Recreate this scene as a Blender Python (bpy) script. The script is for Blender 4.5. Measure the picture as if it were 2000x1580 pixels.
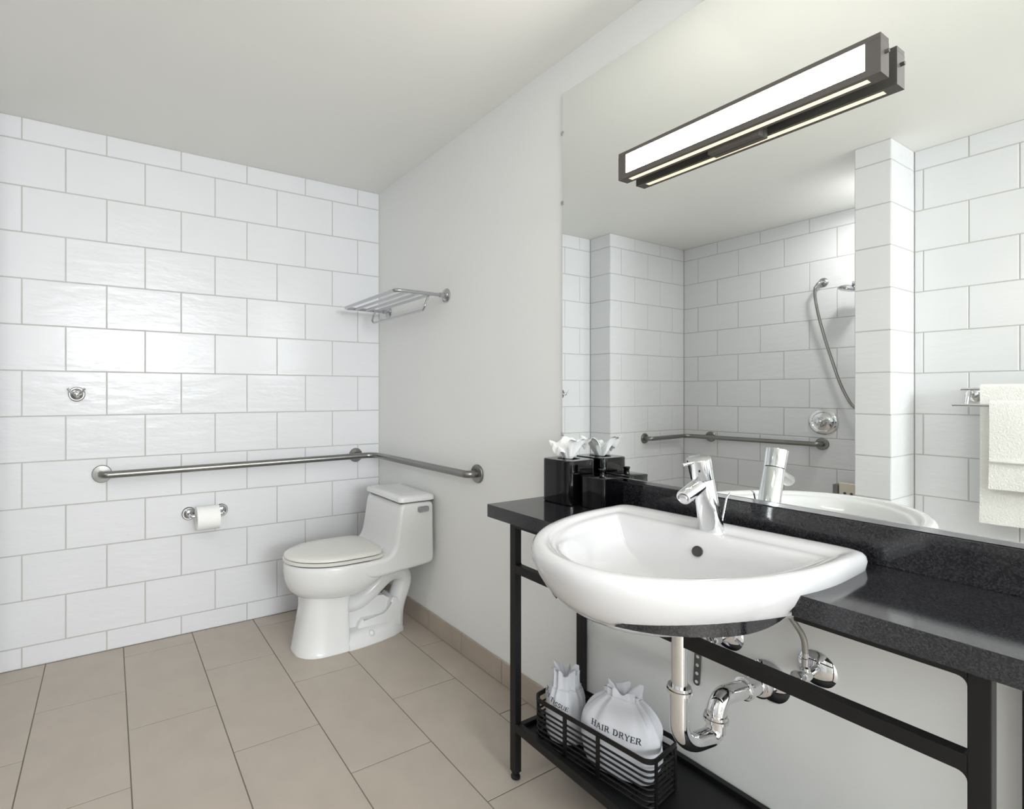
import bpy, bmesh, math, random
from mathutils import Vector, Matrix, noise
from mathutils.bvhtree import BVHTree
for o in list(bpy.data.objects): bpy.data.objects.remove(o)
S = bpy.context.scene
COL = S.collection
random.seed(7)
PI = math.pi
# ------------------------------------------------------------------ camera
YAW = 0.5351
cam = bpy.data.cameras.new('camera'); camo = bpy.data.objects.new('camera', cam); COL.objects.link(camo)
camo.location = (2.8492, -1.4062, 1.2015)
camo.rotation_euler = (PI/2, 0, PI/2 - YAW)
cam.sensor_fit = 'HORIZONTAL'; cam.sensor_width = 36.0; cam.lens = 1023.2/2000*36
cam.shift_x = (1000-819.3)/2000; cam.shift_y = (768.3-790)/2000
cam.clip_start = 0.02
S.camera = camo
# ------------------------------------------------------------------ world, lights, exposure
W = bpy.data.worlds.new('world'); S.world = W; W.use_nodes = True
W.node_tree.nodes['Background'].inputs[0].default_value = (0.95, 0.98, 1.0, 1)
W.node_tree.nodes['Background'].inputs[1].default_value = 1.0
S.view_settings.view_transform = 'Standard'; S.view_settings.look = 'None'
S.view_settings.exposure = 0.0; S.view_settings.gamma = 1.0
S.view_settings.use_curve_mapping = False
def area(name, loc, rot, sx, sy, power, col):
    l = bpy.data.lights.new(name, 'AREA'); l.shape = 'RECTANGLE'; l.size = sx; l.size_y = sy
    l.energy = power; l.color = col
    o = bpy.data.objects.new(name, l); COL.objects.link(o); o.location = loc; o.rotation_euler = rot
    return o
# fill light added behind the camera, at an invented rear window
area('added_rear_fill', (7.1, -1.05, 1.86), (0, PI/2, 0), 0.86, 1.75, 150, (0.93, 0.97, 1.0))
# fill light added beside the camera, at an invented opening in the towel-side wall
area('added_side_fill', (4.9, -2.17, 1.1), (PI/2, 0, 0), 1.6, 2.1, 16, (0.93, 0.97, 1.0))
area('added_shower_fill', (1.58, -2.38, 2.38), (0, 0, 0), 0.10, 0.10, 6.5, (1.0, 0.98, 0.95))  # fill added to brighten the shower, hidden behind the partition
# added fill from an invented ceiling lamp behind the camera (the vanity light itself is the lit panels of its builder)
area('added_ceiling_fill', (2.95, -1.05, 2.365), (0, 0, 0), 0.5, 0.5, 6, (1.0, 0.99, 0.97))
CEIL = 2.407
# ------------------------------------------------------------------ materials
def lin(c):
    c = c/255.0
    return c/12.92 if c <= .04045 else ((c+.055)/1.055)**2.4
def rgb(r, g, b): return (lin(r), lin(g), lin(b), 1)
def mat(name, col, rough=.5, metal=0., var=0., vscale=6., bump=0., bscale=40., bstretch=(1,1,1), coat=0., spec=.5, dist=.002):
    m = bpy.data.materials.new(name); m.use_nodes = True
    nt = m.node_tree; b = nt.nodes['Principled BSDF']
    b.inputs['Base Color'].default_value = col; b.inputs['Roughness'].default_value = rough
    b.inputs['Metallic'].default_value = metal; b.inputs['Specular IOR Level'].default_value = spec
    b.inputs['Coat Weight'].default_value = coat; b.inputs['Coat Roughness'].default_value = .05
    geo = nt.nodes.new('ShaderNodeNewGeometry')
    if var > 0:
        n = nt.nodes.new('ShaderNodeTexNoise'); n.inputs['Scale'].default_value = vscale; n.inputs['Detail'].default_value = 6
        nt.links.new(geo.outputs['Position'], n.inputs['Vector'])
        r = nt.nodes.new('ShaderNodeValToRGB')
        r.color_ramp.elements[0].position = .3; r.color_ramp.elements[1].position = .7
        r.color_ramp.elements[0].color = tuple(x*(1-var) for x in col[:3])+(1,)
        r.color_ramp.elements[1].color = tuple(min(1, x*(1+var)) for x in col[:3])+(1,)
        nt.links.new(n.outputs['Fac'], r.inputs['Fac']); nt.links.new(r.outputs['Color'], b.inputs['Base Color'])
    if bump > 0:
        mp = nt.nodes.new('ShaderNodeMapping'); mp.inputs['Scale'].default_value = bstretch
        n = nt.nodes.new('ShaderNodeTexNoise'); n.inputs['Scale'].default_value = bscale; n.inputs['Detail'].default_value = 3
        nt.links.new(geo.outputs['Position'], mp.inputs['Vector']); nt.links.new(mp.outputs['Vector'], n.inputs['Vector'])
        bp = nt.nodes.new('ShaderNodeBump'); bp.inputs['Strength'].default_value = bump; bp.inputs['Distance'].default_value = dist
        nt.links.new(n.outputs['Fac'], bp.inputs['Height']); nt.links.new(bp.outputs['Normal'], b.inputs['Normal'])
    return m
def emit(name, col, strength):
    m = bpy.data.materials.new(name); m.use_nodes = True
    b = m.node_tree.nodes['Principled BSDF']
    b.inputs['Base Color'].default_value = col; b.inputs['Emission Color'].default_value = col
    b.inputs['Emission Strength'].default_value = strength
    return m
M = {}
M['paint'] = mat('wall_paint', rgb(239, 240, 238), .55, bump=.12, bscale=260, dist=.001)
M['ceil'] = mat('ceiling_paint', rgb(246, 246, 242), .5, bump=.05, bscale=200, dist=.001)
M['grout'] = mat('wall_grout', rgb(190, 189, 185), .8)
M['fgrout'] = mat('floor_grout', rgb(118, 110, 100), .85)
M['tile'] = mat('glazed_wall_tile', rgb(227, 228, 231), .22, spec=.33, var=.012, vscale=3, bump=.6, bscale=7, bstretch=(1, 1, 3.2), dist=.004)
M['floor'] = mat('stone_floor_tile', rgb(184, 174, 162), .42, var=.045, vscale=9, bump=.1, bscale=120, dist=.001)
M['base'] = mat('stone_base_tile', rgb(178, 166, 153), .45, var=.05, vscale=12)
M['mirror'] = mat('mirror_silver', (.94, .965, .945, 1), .0, 1.0)
M['glassedge'] = mat('mirror_edge', rgb(150, 165, 158), .15)
M['chrome'] = mat('polished_chrome', (.78, .79, .81, 1), .05, 1.0)
M['chrome2'] = mat('satin_chrome', (.50, .505, .52, 1), .14, 1.0)
M['steel'] = mat('brushed_steel', (.27, .268, .255, 1), .3, 1.0, bump=.05, bscale=300, bstretch=(.05, .05, 1))
M['braid'] = mat('braided_steel', (.38, .37, .34, 1), .38, 1.0, bump=.5, bscale=900)
M['ceramic'] = mat('white_ceramic', rgb(221, 221, 223), .09, coat=.3)
M['toiletc'] = mat('toilet_ceramic', rgb(232, 233, 233), .1, coat=.3)
M['seat'] = mat('seat_plastic', rgb(231, 230, 224), .28)
M['seam'] = mat('dark_gap', rgb(40, 40, 42), .6)
M['lever'] = mat('lever_metal', rgb(165, 166, 168), .3, .6)
M['black'] = mat('black_powder_coat', rgb(12, 12, 13), .48, spec=.4, bump=.08, bscale=500, dist=.0006)
M['bronze'] = mat('dark_bronze_metal', rgb(98, 94, 91), .55, .0, spec=.2, bump=.06, bscale=400, bstretch=(.1, 1, 1))
M['acrylic'] = mat('black_acrylic', rgb(8, 8, 10), .05, spec=.4)
M['cloth'] = mat('white_cotton_bag', rgb(214, 216, 222), .85, bump=.25, bscale=700, dist=.0008)
M['ink'] = mat('black_thread', rgb(22, 22, 26), .8)
M['tissue'] = mat('soft_tissue', rgb(246, 246, 246), .9)
M['paper'] = mat('toilet_paper', rgb(250, 250, 248), .95, bump=.2, bscale=300, dist=.0006)
M['towel'] = mat('terry_towel', rgb(247, 246, 243), .95, bump=.9, bscale=190, dist=.004)
M['knob'] = mat('knob_plastic', rgb(18, 18, 20), .1)
M['seatpanel'] = mat('phenolic_panel', rgb(222, 214, 196), .4)
M['dark'] = mat('dark_hole', rgb(70, 68, 64), .6)
M['trim'] = mat('added_fitting_paint', rgb(235, 235, 232), .4)  # for the added window frame and the added lamp fittings
M['diff_front'] = emit('lit_diffuser_front', (1.0, .95, .87, 1), 55.0)
M['diff_bottom'] = emit('lit_diffuser_bottom', (1.0, .83, .61, 1), .85)
M['diff_added'] = emit('added_lamp_glow', (1.0, .96, .9, 1), 3.0)  # glow of the two added ceiling lamps
def quartz():
    m = mat('black_quartz', rgb(34, 34, 37), .09, spec=.66)
    nt = m.node_tree; b = nt.nodes['Principled BSDF']; geo = nt.nodes.new('ShaderNodeNewGeometry')
    n = nt.nodes.new('ShaderNodeTexNoise'); n.inputs['Scale'].default_value = 360; n.inputs['Detail'].default_value = 5
    r = nt.nodes.new('ShaderNodeValToRGB'); r.color_ramp.elements[0].position = .38; r.color_ramp.elements[1].position = .66
    r.color_ramp.elements[0].color = rgb(12, 12, 14); r.color_ramp.elements[1].color = rgb(50, 50, 55)
    v = nt.nodes.new('ShaderNodeTexVoronoi'); v.inputs['Scale'].default_value = 75
    r2 = nt.nodes.new('ShaderNodeValToRGB'); r2.color_ramp.elements[0].position = .035; r2.color_ramp.elements[1].position = .05
    r2.color_ramp.elements[0].color = (1, 1, 1, 1); r2.color_ramp.elements[1].color = (0, 0, 0, 1)
    mx = nt.nodes.new('ShaderNodeMixRGB'); mx.inputs['Color2'].default_value = rgb(84, 84, 86)
    for t in (n, v): nt.links.new(geo.outputs['Position'], t.inputs['Vector'])
    nt.links.new(n.outputs['Fac'], r.inputs['Fac']); nt.links.new(v.outputs['Distance'], r2.inputs['Fac'])
    nt.links.new(r2.outputs['Color'], mx.inputs['Fac']); nt.links.new(r.outputs['Color'], mx.inputs['Color1'])
    nt.links.new(mx.outputs['Color'], b.inputs['Base Color'])
    return m
M['quartz'] = quartz()
# ------------------------------------------------------------------ helpers
def mesh_obj(name, bm, m, parent=None, smooth=None):
    me = bpy.data.meshes.new(name); bmesh.ops.recalc_face_normals(bm, faces=bm.faces[:])
    bm.to_mesh(me); bm.free(); me.materials.append(m)
    if smooth is not None:
        me.polygons.foreach_set('use_smooth', [True]*len(me.polygons)); me.update()
        try: me.set_sharp_from_angle(angle=math.radians(smooth))
        except Exception: pass
    o = bpy.data.objects.new(name, me); COL.objects.link(o)
    if parent: o.parent = parent
    return o
def link_mesh(name, me, parent, mw):
    o = bpy.data.objects.new(name, me); COL.objects.link(o); o.parent = parent
    o.matrix_parent_inverse = parent.matrix_world.inverted() if parent.type == 'EMPTY' else Matrix()
    o.matrix_basis = mw
    return o
def tag(o, label=None, cat=None, group=None, kind=None):
    if label: o['label'] = label
    if cat: o['category'] = cat
    if group: o['group'] = group
    if kind: o['kind'] = kind
    return o
def thing(name, label, cat, loc=(0, 0, 0), group=None):
    # children are modelled in world coordinates, so the Empty sits at the base and children are offset
    o = bpy.data.objects.new(name, None); COL.objects.link(o); o.location = loc; o.empty_display_size = .05
    tag(o, label, cat, group); BASE[o.name] = Vector(loc)
    return o
BASE = {}
def part(name, bm, m, t, smooth=None, label=None):
    # bm in world coordinates; t is a thing (Empty at BASE) or a part of it
    base = BASE.get(t.name, Vector((0, 0, 0)))
    bmesh.ops.translate(bm, verts=bm.verts[:], vec=-base)
    o = mesh_obj(name, bm, m, t, smooth); BASE[o.name] = base
    if label: o['label'] = label
    return o
def box(bm, a, b, bev=0., seg=2):
    x0, y0, z0 = [min(p, q) for p, q in zip(a, b)]; x1, y1, z1 = [max(p, q) for p, q in zip(a, b)]
    vs = [bm.verts.new(p) for p in [(x0,y0,z0),(x1,y0,z0),(x1,y1,z0),(x0,y1,z0),(x0,y0,z1),(x1,y0,z1),(x1,y1,z1),(x0,y1,z1)]]
    fs = [bm.faces.new([vs[i] for i in q]) for q in [(0,3,2,1),(4,5,6,7),(0,1,5,4),(1,2,6,5),(2,3,7,6),(3,0,4,7)]]
    if bev > 0:
        es = {e for f in fs for e in f.edges}
        bmesh.ops.bevel(bm, geom=list(es), offset=bev, segments=seg, profile=.5, affect='EDGES')
    return bm
def bx(a, b, bev=0., seg=2): return box(bmesh.new(), a, b, bev, seg)
def frame_for(d, up=None):
    d = d.normalized(); u = Vector((0, 0, 1)) if abs(d.z) < .95 else Vector((1, 0, 0))
    if up is not None: u = up
    s = d.cross(u).normalized(); return s, s.cross(d).normalized()
def fillet(pts, r, n=6):
    pts = [Vector(p) for p in pts]; out = [pts[0]]
    for i in range(1, len(pts)-1):
        a, p, c = pts[i-1], pts[i], pts[i+1]
        rr = r[i-1] if isinstance(r, (list, tuple)) else r
        u = (a-p); v = (c-p); lu, lv = u.length, v.length; u.normalize(); v.normalize()
        ang = u.angle(v)
        if ang > PI-.02: out.append(p); continue
        t = min(rr/math.tan(ang/2), lu*.49, lv*.49); rad = t*math.tan(ang/2)
        cdir = (u+v).normalized(); cen = p+cdir*(rad/math.sin(ang/2))
        s = p+u*t-cen; e = p+v*t-cen
        for k in range(n+1):
            w = k/n; an = s.angle(e); q = (s*math.sin((1-w)*an)+e*math.sin(w*an))/math.sin(an) if an > 1e-4 else s
            out.append(cen+q)
    out.append(pts[-1]); return out
def tube(bm, pts, r, n=16, caps=True, closed=False):
    pts = [Vector(p) for p in pts]; N = len(pts); rings = []
    rad = r if isinstance(r, (list, tuple)) else [r]*N
    s = u = None; pd = None
    for i, p in enumerate(pts):
        if closed: d = (pts[(i+1) % N]-pts[i-1]).normalized()
        elif i == 0: d = (pts[1]-p).normalized()
        elif i == N-1: d = (p-pts[i-1]).normalized()
        else: d = ((pts[i+1]-p).normalized()+(p-pts[i-1]).normalized()).normalized()
        if s is None: s, u = frame_for(d)
        else:
            q = pd.rotation_difference(d); s = q @ s; u = q @ u
        pd = d
        rings.append([bm.verts.new(p+(s*math.cos(2*PI*k/n)+u*math.sin(2*PI*k/n))*rad[i]) for k in range(n)])
    for i in range(N-1 if not closed else N):
        a, b = rings[i], rings[(i+1) % N]
        for k in range(n): bm.faces.new([a[k], a[(k+1) % n], b[(k+1) % n], b[k]])
    if caps and not closed:
        bm.faces.new(rings[0][::-1]); bm.faces.new(rings[-1])
    return bm
def tb(pts, r, n=16): return tube(bmesh.new(), pts, r, n)
def lathe(bm, prof, org, axis, n=32):
    # prof: (radius, height along axis)
    axis = Vector(axis).normalized(); s, u = frame_for(axis); org = Vector(org); rings = []
    for r, h in prof:
        if r < 1e-6: rings.append([bm.verts.new(org+axis*h)])
        else: rings.append([bm.verts.new(org+axis*h+(s*math.cos(2*PI*k/n)+u*math.sin(2*PI*k/n))*r) for k in range(n)])
    for a, b in zip(rings, rings[1:]):
        for k in range(n):
            if len(a) == 1 and len(b) == 1: continue
            if len(a) == 1: bm.faces.new([a[0], b[k], b[(k+1) % n]])
            elif len(b) == 1: bm.faces.new([a[k], a[(k+1) % n], b[0]])
            else: bm.faces.new([a[k], a[(k+1) % n], b[(k+1) % n], b[k]])
    if len(rings[0]) > 1: bm.faces.new(rings[0][::-1])
    if len(rings[-1]) > 1: bm.faces.new(rings[-1])
    return bm
def lt(prof, org, axis, n=32): return lathe(bmesh.new(), prof, org, axis, n)
def loft(bm, rings, cap0=True, cap1=True):
    R = [[bm.verts.new(p) for p in r] for r in rings]; n = len(R[0])
    for a, b in zip(R, R[1:]):
        for k in range(n): bm.faces.new([a[k], a[(k+1) % n], b[(k+1) % n], b[k]])
    if cap0: bm.faces.new(R[0][::-1])
    if cap1: bm.faces.new(R[-1])
    return bm
def prism(bm, poly, axis, a, b):
    # poly: 2D points in the two remaining axes, extruded along axis from a to b
    def P(q, t):
        if axis == 0: return (t, q[0], q[1])
        if axis == 1: return (q[0], t, q[1])
        return (q[0], q[1], t)
    A = [bm.verts.new(P(q, a)) for q in poly]; B = [bm.verts.new(P(q, b)) for q in poly]
    n = len(poly)
    f = [bm.faces.new(A[::-1]), bm.faces.new(B)]
    for i in range(n): f.append(bm.faces.new([A[i], A[(i+1) % n], B[(i+1) % n], B[i]]))
    return f
def rrect(w, d, r, n=5):
    out = []
    for cx, cy, a0 in ((w/2-r, d/2-r, 0), (-w/2+r, d/2-r, PI/2), (-w/2+r, -d/2+r, PI), (w/2-r, -d/2+r, 3*PI/2)):
        for k in range(n+1):
            a = a0+PI/2*k/n; out.append((cx+r*math.cos(a), cy+r*math.sin(a)))
    return out
# ------------------------------------------------------------------ the setting
JOGY, SHX, SHY, TWY = -1.85, .19, -2.77, -2.065       # jog, shower end wall, shower back wall, towel wall
COLX0, COLX1, COLY = 1.716, 1.859, -1.78               # tiled partition between shower and towel wall
XR = 7.0
Hh, Ww, Z1 = .2015, .3185, 2.3089
def struct(name, bm, m):
    return tag(mesh_obj(name, bm, m), kind='structure')
GR = .0042   # joint width
TMESH = {}
def tile_mesh(w, h, t, m, bev=.0018, nm='tile'):
    k = (round(w, 3), round(h, 3), m.name, nm)
    if k in TMESH: return TMESH[k]
    bm = bmesh.new(); w -= GR; h -= GR
    a = [(-w/2, -h/2), (w/2, -h/2), (w/2, h/2), (-w/2, h/2)]
    b = [(-w/2+bev, -h/2+bev), (w/2-bev, -h/2+bev), (w/2-bev, h/2-bev), (-w/2+bev, h/2-bev)]
    r0 = [bm.verts.new((x, y, -t)) for x, y in a]; r1 = [bm.verts.new((x, y, -bev)) for x, y in a]; r2 = [bm.verts.new((x, y, 0)) for x, y in b]
    for A, B in ((r0, r1), (r1, r2)):
        for i in range(4): bm.faces.new([A[i], A[(i+1) % 4], B[(i+1) % 4], B[i]])
    bm.faces.new(r2)
    me = bpy.data.meshes.new(nm); bmesh.ops.recalc_face_normals(bm, faces=bm.faces[:]); bm.to_mesh(me); bm.free(); me.materials.append(m)
    TMESH[k] = me; return me
def rows():
    zs = [0.0]+sorted(Z1-Hh*n for n in range(12))+[CEIL]
    return [(zs[i], zs[i+1], 12-i) for i in range(13)]        # z0, z1, row index counted from the ceiling
def tile_wall(parent, normal, plane, u0, u1, joint0, single=False):
    """normal '+x','+y','-x'; u = world y (for x walls) or world x (for y walls); joint0 = a joint of the odd rows"""
    if normal == '+x': X, N = Vector((0, 1, 0)), Vector((1, 0, 0))
    elif normal == '-x': X, N = Vector((0, -1, 0)), Vector((-1, 0, 0))
    else: X, N = Vector((-1, 0, 0)), Vector((0, 1, 0))
    rot = Matrix((X, Vector((0, 0, 1)), N)).transposed()
    for z0, z1, r in rows():
        off = joint0 if r % 2 or single else joint0+Ww/2
        k0 = math.floor((u0-off)/Ww)
        k = k0
        while off+k*Ww < u1-1e-4:
            a = max(u0, off+k*Ww); b = min(u1, off+(k+1)*Ww); k += 1
            if b-a < .012: continue
            me = tile_mesh(b-a, z1-z0, .008, M['tile'])
            c = Vector((plane, (a+b)/2, (z0+z1)/2)) if normal[1] == 'x' else Vector(((a+b)/2, plane, (z0+z1)/2))
            j = Matrix.Rotation(random.gauss(0, .0016), 3, 'X') @ Matrix.Rotation(random.gauss(0, .0016), 3, 'Y')
            mw = Matrix.Translation(c-N*random.uniform(0, .0004)) @ (rot @ j).to_4x4()
            link_mesh('tile', me, parent, mw)
wl = struct('wall_left', bx((-.12, JOGY, 0), (-.0016, .0, CEIL)), M['grout'])
tile_wall(wl, '+x', 0, JOGY, -.001, -(.1409+.5*Ww))
wj = struct('wall_shower_jog', bx((-.12, JOGY-.1, 0), (SHX-.0016, JOGY-.0016, CEIL)), M['grout'])
tile_wall(wj, '+y', JOGY, 0.0, SHX, -.05, True)
ws = struct('wall_shower_end', bx((-.12, SHY, 0), (SHX-.0016, JOGY-.1, CEIL)), M['grout'])
tile_wall(ws, '+x', SHX, SHY, JOGY, SHY+.156)
wb = struct('wall_shower_back', bx((-.12, SHY-.12, 0), (COLX0+.02, SHY-.0016, CEIL)), M['grout'])
tile_wall(wb, '+y', SHY, SHX, COLX0, .631)
wp = struct('wall_partition', bx((COLX0+.0016, SHY, 0), (COLX1-.0016, COLY-.0016, CEIL)), M['grout'])
tile_wall(wp, '+y', COLY, COLX0, COLX1, COLX0-.01, True)
tile_wall(wp, '+x', COLX1, TWY, COLY, TWY-.01, True)
tile_wall(wp, '-x', COLX0, SHY, COLY, SHY+.1)
OX0, OX1, OZ = 4.05, 5.75, 2.18  # unseen wall opening, added to let the side fill light in
bm = bx((COLX1, TWY-.12, 0), (OX0, TWY-.0016, CEIL)); box(bm, (OX0, TWY-.12, OZ), (XR, TWY-.0016, CEIL)); box(bm, (OX1, TWY-.12, 0), (XR, TWY-.0016, OZ))
wt = struct('wall_towel_side', bm, M['grout'])
tile_wall(wt, '+y', TWY, COLX1, 3.0, 1.892)
struct('wall_right', bx((-.12, 0, 0), (XR, .12, CEIL)), M['paint'])
struct('ceiling', bx((-.12, SHY-.12, CEIL), (XR+.12, .12, CEIL+.1)), M['ceil'])
# rear wall behind the camera, with an added window for the rear fill light
bm = bmesh.new()
WY0, WY1, WZ0, WZ1 = -1.96, -.14, 1.40, 2.32
box(bm, (XR, TWY-.12, 0), (XR+.12, WY0, CEIL)); box(bm, (XR, WY1, 0), (XR+.12, .12, CEIL))
box(bm, (XR, WY0, 0), (XR+.12, WY1, WZ0)); box(bm, (XR, WY0, WZ1), (XR+.12, WY1, CEIL))
struct('wall_rear', bm, M['paint'])
bm = bmesh.new(); e = .05
box(bm, (XR+.02, WY0, WZ0), (XR+.07, WY0+e, WZ1)); box(bm, (XR+.02, WY1-e, WZ0), (XR+.07, WY1, WZ1))
box(bm, (XR+.02, WY0+e, WZ0), (XR+.07, WY1-e, WZ0+e)); box(bm, (XR+.02, WY0+e, WZ1-e), (XR+.07, WY1-e, WZ1))
struct('added_window_frame', bm, M['trim'])  # unseen window frame, added around the rear fill light
# floor
fl = struct('floor', bx((-.12, SHY-.12, -.1), (XR+.12, .12, -.0018)), M['fgrout'])
FW, FL = .3, .6
GR = .0036
k = -4
while True:
    y0 = -1.6474+k*FW; y1 = y0+FW
    if y0 > -.02: break
    a0 = .4239 if k % 2 == 0 else .1128
    y0c, y1c = max(y0, SHY), min(y1, -.002)
    n = -1
    while y1c-y0c > .02:
        x0 = a0+n*FL; x1 = x0+FL; n += 1
        if x0 > XR: break
        xm = 0.0 if y1c > JOGY+.1 else SHX
        x0c, x1c = max(x0, xm), min(x1, XR)
        if x1c-x0c < .02: continue
        me = tile_mesh(x1c-x0c, y1c-y0c, .008, M['floor'], .0008)
        link_mesh('tile', me, fl, Matrix.Translation(((x0c+x1c)/2, (y0c+y1c)/2, -random.uniform(0, .0003))))
    k += 1
# stone base tiles along the painted wall
GR = .003
bb = struct('baseboard_right', bx((.004, -.0075, 0), (XR, -.0001, .094)), M['fgrout'])
x = .583-2*.2875
while x < XR:
    a, b = max(x, .006), min(x+.2875, XR)
    if b-a > .02:
        me = tile_mesh(b-a, .097, .008, M['base'], .001)
        rot = Matrix((Vector((1, 0, 0)), Vector((0, 0, 1)), Vector((0, -1, 0)))).transposed()
        link_mesh('tile', me, bb, Matrix.Translation(((a+b)/2, -.0095, .0485)) @ rot.to_4x4())
    x += .2875
# ------------------------------------------------------------------ wall mirror
MX0, MX1, MZ0, MZ1 = 1.493, 3.05, .9265, 2.275
t = thing('wall_mirror', 'large frameless wall mirror above the black counter, greenish reflection', 'mirror', (MX0, 0, MZ0))
mo = part('glass', bx((MX0, -.006, MZ0), (MX1, -.0005, MZ1)), M['mirror'], t)
mo.data.materials.append(M['glassedge'])
for p in mo.data.polygons:
    if abs(p.normal.y) < .5: p.material_index = 1
part('bottom_channel', bx((MX0, -.0098, MZ0-.0015), (MX1, -.0062, MZ0+.0085), .0006), M['chrome2'], t, label='polished metal channel under the glass')
for z in (2.135, 1.885, 1.055):
    bm = bx((MX0-.006, -.0085, z-.007), (MX0+.006, -.0002, z+.007), .002); part('clip', bm, M['chrome2'], t, label='small clear clip holding the mirror edge')
# ------------------------------------------------------------------ counter
CT, CB, CF = .841, .800, -.345
SC = Vector((2.105, -.06)); PH = math.radians(3.2)
def srot(x, y):
    dx, dy = x-SC.x, y-SC.y
    return (SC.x+dx*math.cos(PH)-dy*math.sin(PH), SC.y+dx*math.sin(PH)+dy*math.cos(PH))
t = thing('vanity_counter', 'black speckled quartz counter with a backsplash under the mirror', 'counter', (1.493, 0, CB))
bm = bmesh.new()
# cut-out: the slab is a U around the basin recess, bow-front apron below the basin
poly = [(1.493, CF), (1.835, CF), (1.845, -.20), (1.90, -.11), (2.31, -.09), (2.355, -.18), (2.378, CF), (3.05, CF), (3.05, -.0005), (1.493, -.0005)]
fs = prism(bm, poly, 2, CB, CT)
part('worktop', bm, M['quartz'], t)
part('backsplash', bx((1.493, -.018, CT), (3.05, -.0006, .9245), .0012), M['quartz'], t)
# bow-front apron: black skirt that carries the basin in front of the counter
def wing(aa, hw):
    bm = bmesh.new()
    R0, R1, R2, R3 = [], [], [], []
    for a in aa:
        ca, sa = math.cos(a), math.sin(a)
        zt = .772+.068*max(0, 1-max(0, sa)/.9655)**.5
        zb = .772+.029*max(0, 1-max(0, sa)/.55)**2
        px, py = srot(2.109+hw*ca, -.305-.315*sa); qx, qy = srot(2.109+(hw-.018)*ca, -.305-.294*sa)
        R0.append((px, py, zb)); R1.append((px, py, zt+.0003)); R2.append((qx, qy, zt+.0003)); R3.append((qx, qy, zb))
    V = [[bm.verts.new(p) for p in r] for r in (R0, R1, R2, R3)]
    for j in range(4):
        A, B = V[j], V[(j+1) % 4]
        for i in range(len(A)-1): bm.faces.new([A[i], A[i+1], B[i+1], B[i]])
    bm.faces.new([V[j][0] for j in range(4)]); bm.faces.new([V[j][-1] for j in range(4)])
    part('bow_front', bm, M['quartz'], t, 40)
wing([math.radians(-4+79*k/22) for k in range(23)], .240)
wing([math.radians(180-48-20*k/18) for k in range(19)], .235)
# ------------------------------------------------------------------ basin
t = thing('wash_basin', 'white semi-recessed ceramic wash basin set in the black counter', 'sink', (2.105, -.2, .72))
def dring(z, hw, yc, b, yb, n=128, e=13., dz=0.):
    out = []
    for i in range(n):
        a = 2*PI*i/n; c, s = math.cos(a), math.sin(a)
        if s <= 0: x, y = hw*c, yc+b*s
        else:
            q = 2/e; x = hw*math.copysign(abs(c)**q, c); y = yc+(yb-yc)*abs(s)**q
        X, Y = srot(2.105+x, y); out.append((X, Y, z))
    return out
prof = [(.716, .07, -.28, .16, -.22), (.722, .130, -.25, .262, -.19), (.734, .172, -.22, .330, -.16), (.752, .212, -.20, .386, -.13), (.773, .240, -.20, .419, -.11),
        (.796, .263, -.20, .441, -.09), (.818, .279, -.20, .455, -.075), (.842, .289, -.20, .466, -.068), (.858, .2915, -.20, .468, -.066), (.868, .2895, -.20, .465, -.068),
        (.8735, .285, -.20, .458, -.072), (.876, .278, -.20, .449, -.078), (.876, .270, -.20, .440, -.086), (.875, .264, -.20, .432, -.118),
        (.872, .259, -.20, .426, -.124), (.8675, .255, -.20, .421, -.129), (.866, .248, -.20, .414, -.150), (.8655, .240, -.21, .397, -.170), (.861, .234, -.21, .388, -.178),
        (.845, .226, -.21, .376, -.186), (.815, .210, -.22, .345, -.195), (.785, .182, -.23, .295, -.205), (.763, .140, -.25, .225, -.22), (.751, .085, -.28, .13, -.235), (.747, .03, -.29, .04, -.26)]
bm = loft(bmesh.new(), [dring(*p) for p in prof], True, True)
part('bowl', bm, M['ceramic'], t, 50)
dx, dy = srot(2.105, -.275)
part('drain', lt([(0, .0), (.03, 0), (.032, .003), (.026, .004), (.02, .001), (0, .001)], (dx, dy, .7475), (0, 0, 1), 24), M['chrome'], t, 30)
ox, oy = srot(2.105, -.193)
ax = Vector((0, -1, .42)).normalized()
part('overflow_hole', lt([(0, .001), (.010, .001), (.0108, .0035), (.0125, .0035), (.0128, .0)], (ox-.003, oy-.0005, .823), ax, 24), M['dark'], t, 30, 'dark round overflow hole')
# ------------------------------------------------------------------ faucet
t = thing('basin_faucet', 'chrome single-lever faucet leaning over the white basin', 'faucet', (2.11, -.135, .866))
b0, b1 = Vector((2.11, -.1335, .862)), Vector((2.11, -.1905, 1.047)); ax = (b1-b0).normalized()
L = (b1-b0).length
def along(h): return b0+ax*h
bm = bmesh.new()
n = 40; rings = []
def ering(h, r, tilt):   # tilt 0 = horizontal section, 1 = perpendicular
    c = along(h); out = []
    for i in range(n):
        a = 2*PI*i/n
        p = Vector((math.cos(a)*r, math.sin(a)*r, 0))
        q = p+ax*(-(p.dot(ax))/1.0*tilt) if tilt else p
        out.append(c+q)
    return out
hj = L*.735
for h, r, tl in [(0, .029, 0), (.006, .0285, 0), (.03, .027, 1), (hj-.003, .0252, 1), (hj-.001, .0240, 1)]: rings.append(ering(h, r, tl))
loft(bm, rings); part('body', bm, M['chrome'], t, 35)
bm = bmesh.new(); rings = [ering(h, r, 1) for h, r in [(hj, .0240), (hj+.001, .0256), (L-.004, .0268), (L-.001, .0264), (L, .0245)]]
loft(bm, rings); hd = part('handle_cap', bm, M['chrome'], t, 35)
p0 = along(L-.010)+Vector((0, -.022, 0)); p1 = Vector((2.11, -.252, 1.034))
part('lever_pin', tb([p0, p1, p1+(p1-p0).normalized()*.001], [.0034, .0034, .0026], 14), M['chrome'], t, 40)
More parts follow.
